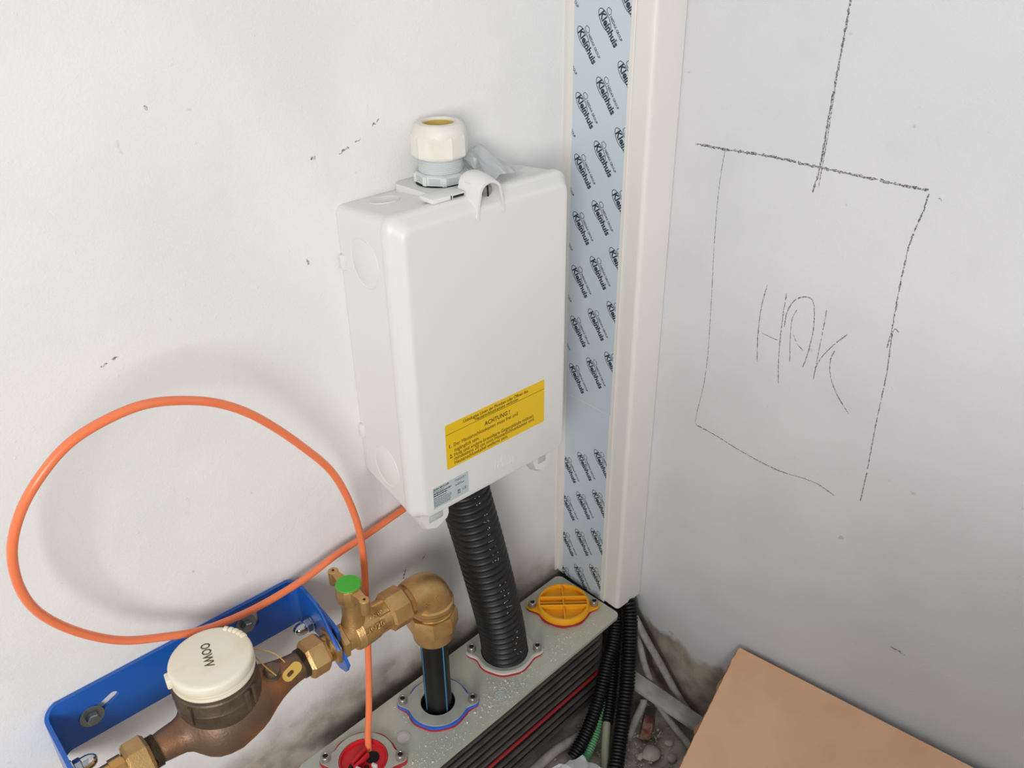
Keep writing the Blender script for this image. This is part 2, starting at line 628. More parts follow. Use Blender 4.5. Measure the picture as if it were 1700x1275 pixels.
# U shaped channel with rounded outer arris, section in xy
sec = [(0, 0), (-.060, 0), (-.060, -.1435)]
for k in range(7):
    a = PI + PI / 2 * k / 6
    sec.append((-.0535 + .0065 * math.cos(a), -.1435 + .0065 * math.sin(a)))
sec += [(-.001, -.150), (-.001, -.1475), (-.0535, -.1475), (-.0575, -.1435), (-.0575, -.0025), (0, -.0025)]
loft(bm, [[(x, y, z) for x, y in sec] for z in (.19, 2.45)])
box(bm, (-.0685, -.0025, .19), (-.0590, 0, 2.45))
obj('channel', bm, M_['pvc'], t, smooth=25)
bm = BM()
box(bm, (-.0625, -.1195, .188), (-.0598, -.0012, 2.45), .0006, 1)
ld_ = obj('lid', bm, M_['pvc_lid'], t, smooth=25)
bm = BM()
box(bm, (-.0629, -.1105, .1881), (-.0626, -.0150, .578))
box(bm, (-.0629, -.1125, .5795), (-.0626, -.0145, 2.45))
film = obj('protective_film', bm, M_['film'], t, smooth=0)
film['label'] = 'pale blue printed protective film on the trunking lid'
# printed logo, modelled about its own origin: text runs along local x
bm = BM()
I4 = Matrix.Identity(4)
text_bm(bm, 'Kleinhuis', Matrix.Translation((0, 0, 0)), width=.0475, height=.0140, bold=.035)
oval = []
for k in range(40):
    a = .35 + (2 * PI - .75) * k / 39
    oval.append(V((.0108 + .0160 * math.cos(a), .0044 + .0072 * math.sin(a), .00002)))
for a, b in zip(oval, oval[1:]):
    d = (b - a).normalized()
    nn = V((-d.y, d.x, 0)) * .0005
    bm.faces.new([bm.verts.new(q) for q in (a - nn, b - nn, b + nn, a + nn)])
text_bm(bm, 'NIEDAX GROUP', Matrix.Translation((.0125, .0135, 0)), width=.034, height=.0056, bold=.02)
arrow = [(.0020, .0142), (.0060, .0134), (.0100, .0140), (.0105, .0175), (.0070, .0205), (.0015, .0185)]
for a, b in zip(arrow, arrow[1:] + arrow[:1]):
    a, b = V((*a, 0)), V((*b, 0))
    d = (b - a).normalized()
    nn = V((-d.y, d.x, 0)) * .0004
    bm.faces.new([bm.verts.new(q) for q in (a - nn, b - nn, b + nn, a + nn)])
sheet = bm
full = bpy.data.meshes.new('full')
sheet.to_mesh(full)
sheet.free()
ang = math.radians(-54)
c_, s_ = math.cos(ang), math.sin(ang)
cache = {}


def logo_at(y, z, ylo, yhi):
    """y,z of the start of the word; print clipped at the edges of the film"""
    key = (round(y, 4), ylo, yhi)
    M = axes((-.06305, y, z), (0, -c_, s_), (0, s_, c_))
    if key not in cache:
        b = BM()
        b.from_mesh(full)
        for v in b.verts:
            v.co = (M.to_3x3() @ v.co)
        for co, no in (((0, ylo - y, 0), (0, -1, 0)), ((0, yhi - y, 0), (0, 1, 0))):
            bmesh.ops.bisect_plane(b, geom=b.verts[:] + b.edges[:] + b.faces[:], plane_co=co, plane_no=no, clear_outer=True)
        if not b.faces:
            b.free()
            cache[key] = None
        else:
            me = bpy.data.meshes.new('printed_logo')
            b.to_mesh(me)
            b.free()
            me.materials.append(M_['print'])
            cache[key] = me
    if cache[key]:
        inst(cache[key], 'printed_logo', Matrix.Translation((-.06305, y, z)), film)


for col, (yy, z0) in enumerate(((.019, 1.112), (-.022, 1.138), (-.059, 1.163), (-.096, 1.1875))):
    for k in range(-3, 8):
        z = z0 - .0845 * k
        if .615 < z:
            logo_at(yy, z, -.1125, -.0145)
for col, (yy, z0) in enumerate(((-.010, .446), (-.046, .470), (-.083, .494))):
    for k in range(0, 4):
        logo_at(yy, z0 - .0825 * k + .0, -.1105, -.0150)
for yy, z0 in ((-.0205, .545), (-.058, .571), (-.095, .600)):
    pass

# ------------------------------------------------------------------ electrical connection box
bx = thing('connection_box', (-.312, -.06, .58), 'white plastic electrical connection box with yellow warning sticker, fixed to the wall', 'electrical box')


def ring(y, x0, x1, z0, z1, r):
    return [(x, y, z) for x, z in rrect(x0, x1, z0, z1, r, 6)]


bm = BM()
loft(bm, [ring(-.0005, -.4435, -.181, .600, .984, .010), ring(-.050, -.4465, -.178, .592, .990, .012), ring(-.103, -.449, -.1755, .5825, .9955, .014)])
obj('base', bm, M_['plastic'], bx)
bm = BM()
L0 = (-.449, -.1755, .5825, .9955)
prof = [(-.101, .0000), (-.1015, .0014), (-.103, .0020), (-.1115, .0020), (-.1140, .0008), (-.1155, -.0014), (-.1170, -.0024), (-.1262, -.0082), (-.1282, -.0098), (-.1294, -.0118), (-.1300, -.0142)]
loft(bm, [ring(y, L0[0] - d, L0[1] + d, L0[2] - d * .55, L0[3] + d, max(.006, .016 + d * .3)) for y, d in prof])
lid = obj('lid', bm, M_['plastic'], bx, smooth=50)
# knock-outs
for yc, zc, r in ((-.057, .929, .0305), (-.060, .641, .0290)):
    xs = -.4435 - .0545 * abs(yc)
    fr = frame((xs - .0002, yc, zc), (-.9986, .0530, 0))
    bm = BM()
    lathe(bm, fr, [(r + .0010, -.001), (r + .0010, .0002), (r + .0004, .0006), (r - .0004, .0006), (r - .0010, .0001), (r - .002, .0001), (r - .0026, .0003), (0, .0003)], 48)
    obj('knockout', bm, M_['plastic'], bx, smooth=60)
bm = BM()
fr = frame((-.397, -.034, .9882), (0, .11, .994))
lathe(bm, fr, [(.0185, -.001), (.0185, .0008), (.0178, .0011), (.0170, .0003), (0, .0003)], 40)
obj('knockout', bm, M_['plastic'], bx, smooth=60)
# raised pad under the gland
bm = BM()
loft(bm, [[(x, y, .985) for x, y in rrect(-.362, -.262, -.094, -.001, .01)], [(x, y, .9975 if y < -.05 else .9945) for x, y in rrect(-.3615, -.2625, -.0935, -.0015, .01)]])
obj('gland_pad', bm, M_['plastic'], bx)
# side lugs
for zc in (.915, .672):
    bm = BM()
    box(bm, (-.4485, -.010, zc - .010), (-.440, -.0005, zc + .010), .003)
    obj('mounting_lug', bm, M_['plastic'], bx)
# hood over the sealing screw (arch shell)
out = [(-.0215, -.036), (-.0195, -.012), (-.0175, .001)] + [(.0165 * math.cos(a), .004 + .0135 * math.sin(a)) for a in [PI - PI * k / 12 for k in range(13)]] + [(.0175, .001), (.0195, -.012), (.0215, -.036)]
inn = [(x * .84, z - .0028 if z > 0 else z) for x, z in out]
bm = BM()


def hood(y, dz, sc, leg):
    res = []
    for P in (out, list(reversed(inn))):
        for x, z in P:
            zz = z * sc if z > 0 else z * leg
            res.append((-.3155 + x, y, .9985 + zz + dz))
    return res


loft(bm, [hood(-.1325, 0, 1.0, .70), hood(-.127, .002, 1, .62), hood(-.116, .004, 1.05, .35), hood(-.100, .005, 1.05, .25), hood(-.094, .004, 1.0, .25)])
obj('sealing_hood', bm, M_['plastic'], bx, smooth=40)
bm = BM()
box(bm, (-.3005, -.114, .990), (-.331, -.104, 1.012), .001, 1)
obj('hood_back', bm, M_['plastic'], bx)
bm = BM()
fr = frame((-.3115, -.1165, 1.0005), (-.15, -1, .05))
lathe(bm, fr, [(.006, 0), (.0068, .002), (.0068, .0055), (.0055, .0072), (0, .0075)], 20)
sc = obj('seal_screw', bm, M_['screw'], bx)
bm = BM()
box(bm, (-.0060, -.0010, .0066), (.0060, .0010, .0079), M=fr)
obj('slot', bm, M_['hole'], sc, smooth=0)
# latch tab beside the hood
bm = BM()
box(bm, (-.384, -.1115, .9975), (-.336, -.086, 1.0035), .002, 2)
lt = obj('latch_tab', bm, M_['plastic'], bx)
bm = BM()
box(bm, (-.3545, -.1120, .9990), (-.3385, -.1105, 1.0018))
box(bm, (-.3578, -.1120, .9985), (-.3566, -.1105, 1.0025))
obj('tab_slot', bm, M_['rubber'], lt, smooth=0)
# bottom clips
for x0, x1 in ((-.437, -.394), (-.237, -.202)):
    bm = BM()
    pr = [(-.120, .588), (-.120, .556), (-.108, .548), (-.088, .556), (-.085, .588)]
    xm = (x0 + x1) / 2
    rings_ = []
    for x, tp in ((x0, .35), (x0 + .006, .8), (xm, 1), (x1 - .003, .75), (x1, .55)):
        rings_.append([(x, y, .588 + (z - .588) * tp) for y, z in pr])
    loft(bm, rings_)
    ck = obj('bottom_clip', bm, M_['plastic'], bx)
    bm = BM()
    box(bm, (x0 + .010, -.1212, .570), (x1 - .010, -.1190, .580), .0015)
    obj('clip_recess', bm, M_['pocket'], ck)
# stickers on the lid front
FY = -.1300
bm = BM()
plate(bm, axes((0, FY, 0), (1, 0, 0), (0, 0, 1)), rrect(-.3995, -.2250, .6490, .7170, .0025), [], .0003)
yl = obj('warning_sticker', bm, M_['yellow'], bx, smooth=0)
yl['label'] = 'yellow warning sticker with printed German text'
bm = BM()
MT = lambda x, z: axes((x, FY - .00035, z), (1, 0, 0), (0, 0, 1))
text_bm(bm, 'Unbefugtes Lösen der Plomben oder Öffnen des', MT(-.3695, .7090), width=.1133, height=.0068, bold=.016)
text_bm(bm, 'Hausanschlusskastens verboten', MT(-.3500, .7036), width=.0760, height=.0066, bold=.016)
text_bm(bm, 'ACHTUNG !', MT(-.3345, .6888), width=.0450, height=.0092, bold=.020)
for z, nline, t_, wd in ((.6805, '1.', 'Der Hausanschlusskasten muss frei und', .1120), (.6722, '', 'zugänglich sein.', .0430), (.6648, '2.', 'Holz und andere brennbare Gegenstände müssen', .1410),
                         (.6588, '', 'mindestens 20 cm vom Hausanschlusskasten und', .1420), (.6524, '', 'Hausanschlusskabel entfernt sein.', .0930)):
    if nline:
        text_bm(bm, nline, MT(-.3945, z), size=.0078, bold=.03)
    text_bm(bm, t_, MT(-.3870, z), width=wd, height=.0080, bold=.010)
obj('lettering', bm, M_['stext'], yl, smooth=0)
bm = BM()
box(bm, (-.3990, FY - .00045, .70195), (-.2255, FY - .0003, .70245))
obj('ruled_line', bm, M_['stext'], yl, smooth=0)
bm = BM()
plate(bm, axes((0, FY, 0), (1, 0, 0), (0, 0, 1)), rrect(-.4250, -.3655, .5975, .6310, .0008), [], .0003)
gl = obj('rating_sticker', bm, M_['greylabel'], bx, smooth=0)
gl['label'] = 'small silver-grey rating sticker with fine print'
bm = BM()
text_bm(bm, 'JEAN MÜLLER', MT(-.4240, .6265), width=.026, height=.0040, bold=.03)
rnd = random.Random(4)
for k, (z, x0, wd, h) in enumerate([(.6240, -.4240, .017, .0008), (.6205, -.4240, .029, .0017), (.6172, -.4240, .022, .0017), (.6135, -.4240, .021, .0011), (.6105, -.4240, .029, .0008), (.6080, -.4240, .029, .0008), (.6055, -.4240, .027, .0008), (.6030, -.4240, .028, .0008), (.6008, -.4240, .026, .0008),
                                    (.6268, -.3885, .019, .0006), (.6248, -.3880, .016, .0006), (.6180, -.3880, .015, .0011), (.6205, -.3840, .006, .0006)]):
    x = x0
    while x < x0 + wd:
        l = rnd.uniform(.0012, .0040)
        box(bm, (x, FY - .00045, z), (min(x + l, x0 + wd), FY - .0003, z + h))
        x += l + .0007
text_bm(bm, 'CE', MT(-.3765, .6055), width=.0072, height=.0052, bold=.01)
# crossed-out bin symbol
for a, b in (((-.3850, .6098), (-.3800, .6052)), ((-.3800, .6098), (-.3850, .6052)), ((-.3845, .6090), (-.3838, .6052)), ((-.3805, .6090), (-.3812, .6052)), ((-.3850, .6092), (-.3800, .6092))):
    a, b = V((a[0], a[1], 0)), V((b[0], b[1], 0))
    d = (b - a).normalized()
    nn = V((-d.y, d.x, 0)) * .00025
    bm.faces.new([bm.verts.new((q.x, FY - .0004, q.y)) for q in (a - nn, b - nn, b + nn, a + nn)])
box(bm, (-.3850, FY - .00045, .6034), (-.3800, FY - .0003, .6044))
obj('lettering', bm, M_['print'], gl, smooth=0)
bm = BM()
text_bm(bm, 'JEAN', axes((-.318, FY + .0001, .6180), (1, 0, 0), (0, 0, 1)), width=.026, height=.011, extrude=.0006)
text_bm(bm, 'MÜLLER', axes((-.318, FY + .0001, .6080), (1, 0, 0), (0, 0, 1)), width=.038, height=.011, extrude=.0006)
obj('embossed_lettering', bm, M_['plastic'], bx, smooth=0)

# cable gland screwed into the top
GX, GY = -.3165, -.041
gf = frame((GX, GY, .9960), (0, 0, 1), (1, 0, 0))
bm = BM()
lathe(bm, gf, [(.0275, .012), (.0275, .0125)] + [(.0272 - (.0014 if k % 2 else 0), .013 + k * .00115) for k in range(16)] + [(.0265, .0325)], 48)
gland = obj('cable_gland', bm, M_['gland_grey'], bx, smooth=20)
gland['label'] = 'large white and grey nylon cable gland on top of the box'
bm = BM()
lathe(bm, gf, [(.0315, -.001), (.0315, .0012)], 40)
obj('sealing_washer', bm, M_['rubber'], gland)
bm = BM()
N8 = 8
lathe(bm, gf, [(.0300, .0010), (.0325, .0022), (.0325, .0125), (.0300, .0140), (.0272, .0140)], N8, .25)
fn = obj('flange_nut', bm, M_['gland_grey'], gland, smooth=20)
for k in range(N8):
    a = .25 + 2 * PI * (k + .5) / N8
    ap = .0325 * math.cos(PI / N8)
    fr = frame(gf @ V((ap * math.cos(a), ap * math.sin(a), .0072)), (math.cos(a), math.sin(a), 0))
    bm = BM()
    box(bm, (-.0036, -.0072, -.001), (.0036, .0072, .0003), M=fr)
    obj('nut_recess', bm, M_['pocket'], fn, smooth=0)
    bm = BM()
    ac_ = .25 + 2 * PI * k / N8
    fr = frame(gf @ V((.0318 * math.cos(ac_), .0318 * math.sin(ac_), .0072)), (math.cos(ac_), math.sin(ac_), 0))
    box(bm, (-.0056, -.0030, -.002), (.0056, .0030, .0016), .0008, 1, M=fr)
    obj('nut_rib', bm, M_['gland_grey'], fn)
bm = BM()
N9 = 10
prof = [(.0285, .0320), (.0335, .0330), (.0345, .0350), (.0345, .0560)]
lathe(bm, gf, prof, N9, .1, close=False)
obj_r = lathe(bm, gf, [(.0322, .0330), (.0330, .0540), (.0328, .0590), (.0318, .0640), (.0298, .0685), (.0268, .0712), (.0235, .0722), (.0205, .0720), (.0195, .0700), (.0190, .0560)], 48, close=False)
lathe(bm, gf, [(.0345, .0560), (.0331, .0590), (.0300, .0590)], N9, .1, close=False)
obj('cap_nut', bm, M_['gland'], gland, smooth=25)
bm = BM()
lathe(bm, gf, [(.0192, .0560), (.0192, .0690), (.0180, .0693), (.0165, .0560), (.0150, .0540), (0, .0540)], 40, close=False)
obj('seal_insert', bm, M_['ochre'], gland)

# crumpled clear film behind the gland
bm = BM()
nu, nv = 22, 14
g = []
for i in range(nu + 1):
    row = []
    for j in range(nv + 1):
        u, v = i / nu, j / nv
        x = -.284 + .068 * u
        zt = 1.036 - .036 * u ** 1.3 - .006 * math.sin(u * 9)
        yy = -.046 + .030 * math.sin(PI * v) * (1 if v < .5 else 1) - .052 * v * (1 - .3 * u)
        z = .9985 + (zt - .9985) * math.sin(PI * min(max(v, .02), .98)) ** .7
        nz = nvec(V((u * 5, v * 5, 2))) * .006 + nvec(V((u * 13, v * 11, 9))) * .002
        row.append(bm.verts.new((x + nz.x, yy + nz.y, max(.9985 + .0012 * u + .0008 * v, z + nz.z))))
    g.append(row)
for i in range(nu):
    for j in range(nv):
        bm.faces.new((g[i][j], g[i + 1][j], g[i + 1][j + 1], g[i][j + 1]))
r = bmesh.ops.solidify(bm, geom=bm.faces[:], thickness=.0005)
o = obj('plastic_scrap', bm, M_['clear'], smooth=28)
tag(o, 'crumpled clear plastic wrapper lying on the box behind its gland', 'plastic scrap')

# ------------------------------------------------------------------ orange duct
TP = [(-0.553, -0.100, 0.178), (-0.545, -0.090, .215), (-0.530, -0.078, 0.261), (-0.511, -0.060, 0.333), (-0.498, -0.050, 0.424), (-0.493, -0.050, 0.505), (-0.500, -0.055, 0.581), (-0.527, -0.065, 0.669), (-0.570, -0.075, 0.739), (-0.619, -0.085, 0.803), (-0.657, -0.090, 0.839), (-0.695, -0.095, 0.862), (-0.737, -0.100, 0.877), (-0.778, -0.100, 0.875), (-0.814, -0.100, 0.864), (-0.847, -0.100, 0.839), (-0.870, -0.095, 0.807), (-0.885, -0.090, 0.768), (-0.888, -0.080, 0.718), (-0.878, -0.070, 0.671), (-0.851, -0.060, 0.620), (-0.813, -0.050, 0.573), (-0.768, -0.042, 0.540), (-0.717, -0.036, 0.513), (-0.651, -0.030, 0.498), (-0.578, -0.026, 0.498), (-0.517, -0.022, 0.507), (-0.469, -0.018, 0.509), (-0.396, -0.012, 0.515), (-0.361, -0.010, 0.518), (-.31, -.010, .525), (-.29, -.010, .545), (-.285, -.010, .575)]
bm = BM()
tube(bm, resample(catmull(TP), .006), .0049, 18)
o = obj('orange_duct', bm, M_['orange'])
tag(o, 'thin orange plastic microduct looped on the white wall', 'tube')

# ------------------------------------------------------------------ black corrugated pipe
bm = BM()
corrugated(bm, [(-.2745, -.0925, .172), (-.2755, -.0925, .20), (-.281, -.0910, .258), (-.294, -.0860, .345), (-.307, -.0765, .435), (-.3195, -.0665, .517), (-.329, -.060, .5795)], .0385, .0123, .0045, 32, 8)
cp = obj('corrugated_pipe', bm, M_['blackcorr'], smooth=60)
tag(cp, 'thick black corrugated cable pipe rising from the metal plate into the white box', 'pipe')

rnd = random.Random(21)
cpp = resample(catmull([(-.2745, -.0925, .172), (-.2755, -.0925, .20), (-.281, -.0910, .258), (-.294, -.0860, .345), (-.307, -.0765, .435), (-.3195, -.0665, .517), (-.329, -.060, .5795)], .003), .0123)
for i0, i1 in ((4, 9), (12, 18), (21, 29), (30, 33)):
    bm = BM()
    for p in cpp[i0:i1]:
        for q in range(rnd.randint(2, 5)):
            a = -1.62 + rnd.uniform(-.17, .17)
            d = V((math.cos(a), math.sin(a), .1)).normalized()
            fr = frame(p + d * .0386 + V((0, 0, rnd.uniform(-.0016, .0016))), d, (0, 0, 1))
            box(bm, (-.0005, -.0003, -.0003), (.0005, .0003 + rnd.random() * .0008, .0002), M=fr)
    if bm.verts:
        obj('printed_marking', bm, M_['speck'], cp, smooth=0)
    else:
        bm.free()

# ------------------------------------------------------------------ wall bracket for the meter
br = thing('meter_bracket', (-.742, -.003, .41), 'blue enamelled steel wall bracket holding the water meter', 'bracket')
bm = BM()
outer = [(-.893, .412), (-.590, .412), (-.590, .490), (-.893, .490)]
slots = [capsule((-.862, .4475), (-.838, .4585), .0062), circ(.0105, 16, (-.868, .446)),
         capsule((-.6445, .451), (-.6425, .475), .0070)]
slots = [capsule((-.858, .448), (-.832, .459), .0060), capsule((-.6435, .452), (-.6425, .474), .0068)]
plate(bm, axes((0, -.0012, 0), (1, 0, 0), (0, 0, 1)), outer, slots, .0050)
obj('back_plate', bm, M_['blue'], br, smooth=30)


def arm(xc, sgn, y1, zs):
    """bent arm: quarter bend then a tapering strap forward"""
    bm = BM()
    pts = []
    rb = .014
    for k in range(9):
        a = PI / 2 * k / 8
        pts.append((xc + sgn * (rb * math.sin(a) - rb), -.0037 - rb * (1 - math.cos(a))))
    nseg = 8
    for k in range(1, nseg + 1):
        pts.append((xc, -.0037 - rb + (y1 + .0037 + rb) * k / nseg))
    rings_ = []
    for i, (x, y) in enumerate(pts):
        a, b = V(pts[max(i - 1, 0)]), V(pts[min(i + 1, len(pts) - 1)])
        d = (b - a).normalized()
        nn = V((-d.y, d.x)) * .0025
        u = i / (len(pts) - 1)
        zl, zh = .412 + (zs[0] - .412) * min(1, u * 1.4), .490 + (zs[1] - .490) * u
        rings_.append([(x + nn.x, y + nn.y, zl), (x + nn.x, y + nn.y, zh), (x - nn.x, y - nn.y, zh), (x - nn.x, y - nn.y, zl)])
    loft(bm, rings_)
    bmesh.ops.bevel(bm, geom=[e for e in bm.edges if len(e.link_faces) == 2 and e.calc_face_angle(0) > 1.2], offset=.001, segments=1, affect='EDGES')
    return bm


obj('arm', arm(-.577, 1, -.062, (.420, .480)), M_['blue'], br)
obj('arm', arm(-.9065, -1, -.135, (.405, .470)), M_['blue'], br)
bm = BM()
yz = [(-.058, .422), (-.058, .480), (-.075, .478), (-.100, .474), (-.112, .468), (-.112, .440), (-.128, .418), (-.122, .404), (-.105, .398), (-.085, .404), (-.07, .415)]
loft(bm, [[(x, y, z) for y, z in yz] for x in (-.580, -.575)])
obj('fork_end', bm, M_['blue'], br)
bm = BM()
fp = [V((-.578, -.062, .476)), V((-.582, -.085, .476)), V((-.588, -.110, .472)), V((-.590, -.126, .464)), V((-.590, -.131, .459))]
tube(bm, resample(catmull(fp), .004), .0055, 10, flat=.55)
obj('fork_finger', bm, M_['blue'], br)
# bolts through the slots
for x, z in ((-.861, .4465), (-.6565, .4575)):
    fr = frame((x, -.0062, z), (0, -1, 0))
    bm = BM()
    lathe(bm, fr, [(.0145, 0), (.0148, .0008), (.0145, .0018), (0, .0018)], 28)
    ws = obj('washer', bm, M_['zinc'], br)
    bm = BM()
    hexnut(bm, fr, .0082, .0016, .0095, 6, .08, .3)
    obj('bolt_head', bm, M_['zinc'], ws, smooth=25)
for x, y, z, sg in ((-.5800, -.040, .432, -1), (-.9040, -.074, .452, 1)):
    fr = frame((x, y, z), (sg, 0, 0))
    bm = BM()
    lathe(bm, fr, [(.0118, 0), (.0118, .0016), (.010, .0018)], 24)
    hexnut(bm, fr, .0105, .0016, .0105, 6, .1, .2)
    lathe(bm, fr, [(.0088, .0100), (.0088, .016), (.0080, .0205), (.0058, .0245), (.0030, .0265), (0, .0270)], 24)
    obj('acorn_nut', bm, M_['chrome'], br, smooth=30)

# ------------------------------------------------------------------ water meter
AX, AY, AZ = 0, -.100, .438
MX, MZ = -.737, .4385
wm = thing('water_meter', (MX, AY, .385), 'tarnished bronze water meter with cream lid, mounted on the blue bracket', 'water meter')
mf = frame((MX, AY, 0), (0, 0, 1), (1, 0, 0))
bm = BM()
# bowl and two swept spouts as one lofted casting along x
rings_ = []
secs = [(-.832, .0165, .0165, .4395), (-.822, .0170, .0170, .4395), (-.812, .0185, .0185, .4395), (-.803, .0195, .0192, .4395), (-.794, .0208, .0202, .4390), (-.787, .0240, .0228, .4380), (-.781, .0310, .0285, .4370), (-.773, .0400, .0365, .4365), (-.764, .0462, .0420, .4365), (-.752, .0500, .0452, .4365), (-.737, .0515, .0465, .4365),
        (-.722, .0500, .0445, .4385), (-.708, .0460, .0415, .4380), (-.698, .0415, .0380, .4375), (-.690, .0365, .0340, .4370), (-.681, .0310, .0295, .4370), (-.670, .0258, .0250, .4375), (-.655, .0212, .0210, .4385), (-.642, .0190, .0190, .4390), (-.630, .0178, .0178, .4390)]
for x, ry, rz, zc in secs:
    rings_.append([(x, AY + ry * math.cos(2 * PI * k / 36), zc + rz * math.sin(2 * PI * k / 36)) for k in range(36)])
loft(bm, rings_)
body = obj('body', bm, M_['bronze'], wm, smooth=70)
bm = BM()
lathe(bm, mf, [(.0440, .455), (.0488, .466), (.0500, .472), (.0500, .484), (.0488, .486), (.0485, .500), (.0472, .502), (.0470, .510), (.0460, .5115), (.040, .512)], 56)
col_ = obj('register_collar', bm, M_['bronze_d'], wm, smooth=30)
for a in (-1.25, -1.02, 2.6, 3.65):
    fr = frame((MX + .0485 * math.cos(a), AY + .0485 * math.sin(a), .485), (math.cos(a), math.sin(a), 0))
    bm = BM()
    box(bm, (-.014, -.003, -.002), (.014, .003, .0045), .0012, M=fr)
    obj('collar_rib', bm, M_['bronze_d'], col_)
bm = BM()
lathe(bm, mf, [(.0455, .507), (.0480, .508), (.0486, .510), (.0480, .5125), (.0455, .513), (.0455, .516), (.0478, .5165), (.0486, .518), (.0486, .5270), (.0478, .5292), (.0462, .5304), (.0430, .5312), (0, .5312)], 64)
ml = obj('meter_lid', bm, M_['cream'], wm, smooth=40)
ml['label'] = 'round cream plastic hinged lid'
for k, a in enumerate((.02, .17, .32, .47, .62)):
    a += .08
    fr = frame((MX + .0442 * math.cos(a), AY + .0442 * math.sin(a), .5290), (-math.sin(a), math.cos(a), 0), (0, 0, 1))
    bm = BM()
    lathe(bm, fr, [(0, -.0026), (.0036, -.0025), (.0044, -.0020), (.0044, .0020), (.0036, .0025), (0, .0026)], 14)
    obj('hinge_knuckle', bm, M_['cream'], ml)
bm = BM()
a = 2.95
fr = frame((MX + .0468 * math.cos(a), AY + .0468 * math.sin(a), .5205), (math.cos(a), math.sin(a), 0))
box(bm, (-.008, -.007, -.002), (.006, .007, .006), .0015, M=fr)
obj('lid_catch', bm, M_['cream'], ml)
bm = BM()
# letters read along the direction away from the wall
td = V((-.29, -.957, 0)).normalized()
tu = V((.957, -.29, 0)).normalized()
st_ = V((-.7384, -.0960, .53135)) - td * .0195 - tu * .0056
text_bm(bm, 'OOWV', axes(st_, td, tu), width=.0390, height=.0158, extrude=.0002, bold=.012)
obj('lettering', bm, M_['ink_o'], ml, smooth=0)
# screw plug and sealing lugs on the outlet spout
bm = BM()
fr = frame((-.676, -.105, .452), (.25, -.25, .94))
lathe(bm, fr, [(.0120, 0), (.0125, .010), (.0118, .012), (.0100, .012), (.0100, .017), (.0090, .019), (0, .019)], 20)
obj('adjusting_plug', bm, M_['bronze_d'], wm, smooth=30)
bm = BM()
tube(bm, resample(catmull([(-.6865, -.087, .498), (-.672, -.089, .486), (-.660, -.099, .478), (-.655, -.112, .470)]), .003), .0008, 6)
tube(bm, resample(catmull([(-.688, -.094, .499), (-.680, -.110, .480), (-.672, -.120, .466)]), .003), .0008, 6)
obj('sealing_wire', bm, M_['tagy'], wm)
bm = BM()
fr = frame((-.6525, -.124, .462), (-.25, -.62, .74), (1, .1, .35))
plate(bm, fr, capsule((-.007, 0), (.006, 0), .0072), [capsule((-.006, 0), (-.001, 0), .0024)], .0032)
sg = obj('seal_tag', bm, M_['tagy'], wm)
sg['label'] = 'yellow plastic seal tag'
# cast-in figures

# threaded ends of the meter
for x0, x1 in ((-.8320, -.8200), (-.6320, -.6235)):
    fr = frame((x0, AY, .439), (1, 0, 0))
    bm = BM()
    nth = 8
    L = x1 - x0
    pr = []
    for k in range(nth * 2 + 1):
        pr.append((.0198 - (.0013 if k % 2 else 0), L * k / (nth * 2)))
    lathe(bm, fr, [(0, 0)] + pr + [(0, L)], 36)
    obj('thread', bm, M_['bronze_d'], body, smooth=20)

# ------------------------------------------------------------------ brass fittings along the pipe axis
fx = lambda x: frame((x, AY, .439), (1, 0, 0))
un = thing('union_nut', (-.607, AY, .41), 'brass hexagonal union nut between the meter outlet and the shut-off valve', 'union nut', None)
bm = BM()
hexnut(bm, fx(-.6255), .0265, 0, .0300, 6, .10, .35)
nt_ = obj('nut', bm, M_['brass'], un, smooth=25)
bm = BM()
lathe(bm, fx(-.5960), [(.0170, -.002), (.0190, 0), (.0190, .0125), (.0185, .013)], 36)
obj('sleeve', bm, M_['brass_b'], un)
bm = BM()
hexnut(bm, fx(-.5880), .0262, 0, .0075, 6, .10, .1)
obj('lock_nut', bm, M_['brass'], un, smooth=25)

ul = thing('union_nut', (-.848, AY, .41), 'brass hexagonal union nut on the meter inlet opposite the shut-off valve', 'union nut', None)
bm = BM()
hexnut(bm, fx(-.8560), .0265, 0, .0270, 6, .10, .35)
obj('nut', bm, M_['brass'], ul, smooth=25)
bm = BM()
lathe(bm, fx(-.902), [(.0165, 0), (.0165, .047)], 36)
lathe(bm, fx(-.902), [(.0188, .030), (.0188, .044)], 36)
obj('sleeve', bm, M_['brass_b'], ul)
bm = BM()
hexnut(bm, fx(-.9025), .0262, 0, .0085, 6, .10, .1)
obj('lock_nut', bm, M_['brass'], ul, smooth=25)

vl = thing('ball_valve', (-.535, AY, .41), 'brass shut-off valve with green-capped butterfly handle', 'valve')
bm = BM()
lathe(bm, fx(-.5740), [(.0150, 0), (.0195, .0005), (.0195, .0190), (.0200, .0195), (.0240, .0205), (.0252, .0225), (.0256, .0290), (.0262, .0300), (.0255, .0315), (.0250, .0450), (.0240, .0540), (.0215, .0600), (.0195, .0630), (.0190, .0740), (.0205, .0760), (.0180, .0780)], 44)
vb = obj('valve_body', bm, M_['brass'], vl, smooth=35)
bm = BM()
hexnut(bm, fx(-.5745), .0245, -.002, .0085, 6, .12, .1)
obj('hexagon_end', bm, M_['brass'], vl, smooth=25)
for a in (1.2, 2.6, 4.4, 5.7, .1):
    fr = frame((-.5065, AY + .0195 * math.cos(a), .439 + .0195 * math.sin(a)), (0, math.cos(a), math.sin(a)), (1, 0, 0))
    bm = BM()
    box(bm, (-.0105, -.006, -.003), (.0125, .006, .0035), .0015, M=fr)
    obj('body_lug', bm, M_['brass'], vb)
bm = BM()
text_bm(bm, 'PN10', axes((-.5290, AY - .0145, .4572), (1, 0, 0), (0, .78, .62)), width=.0190, height=.0100, extrude=.0022, bold=.01)
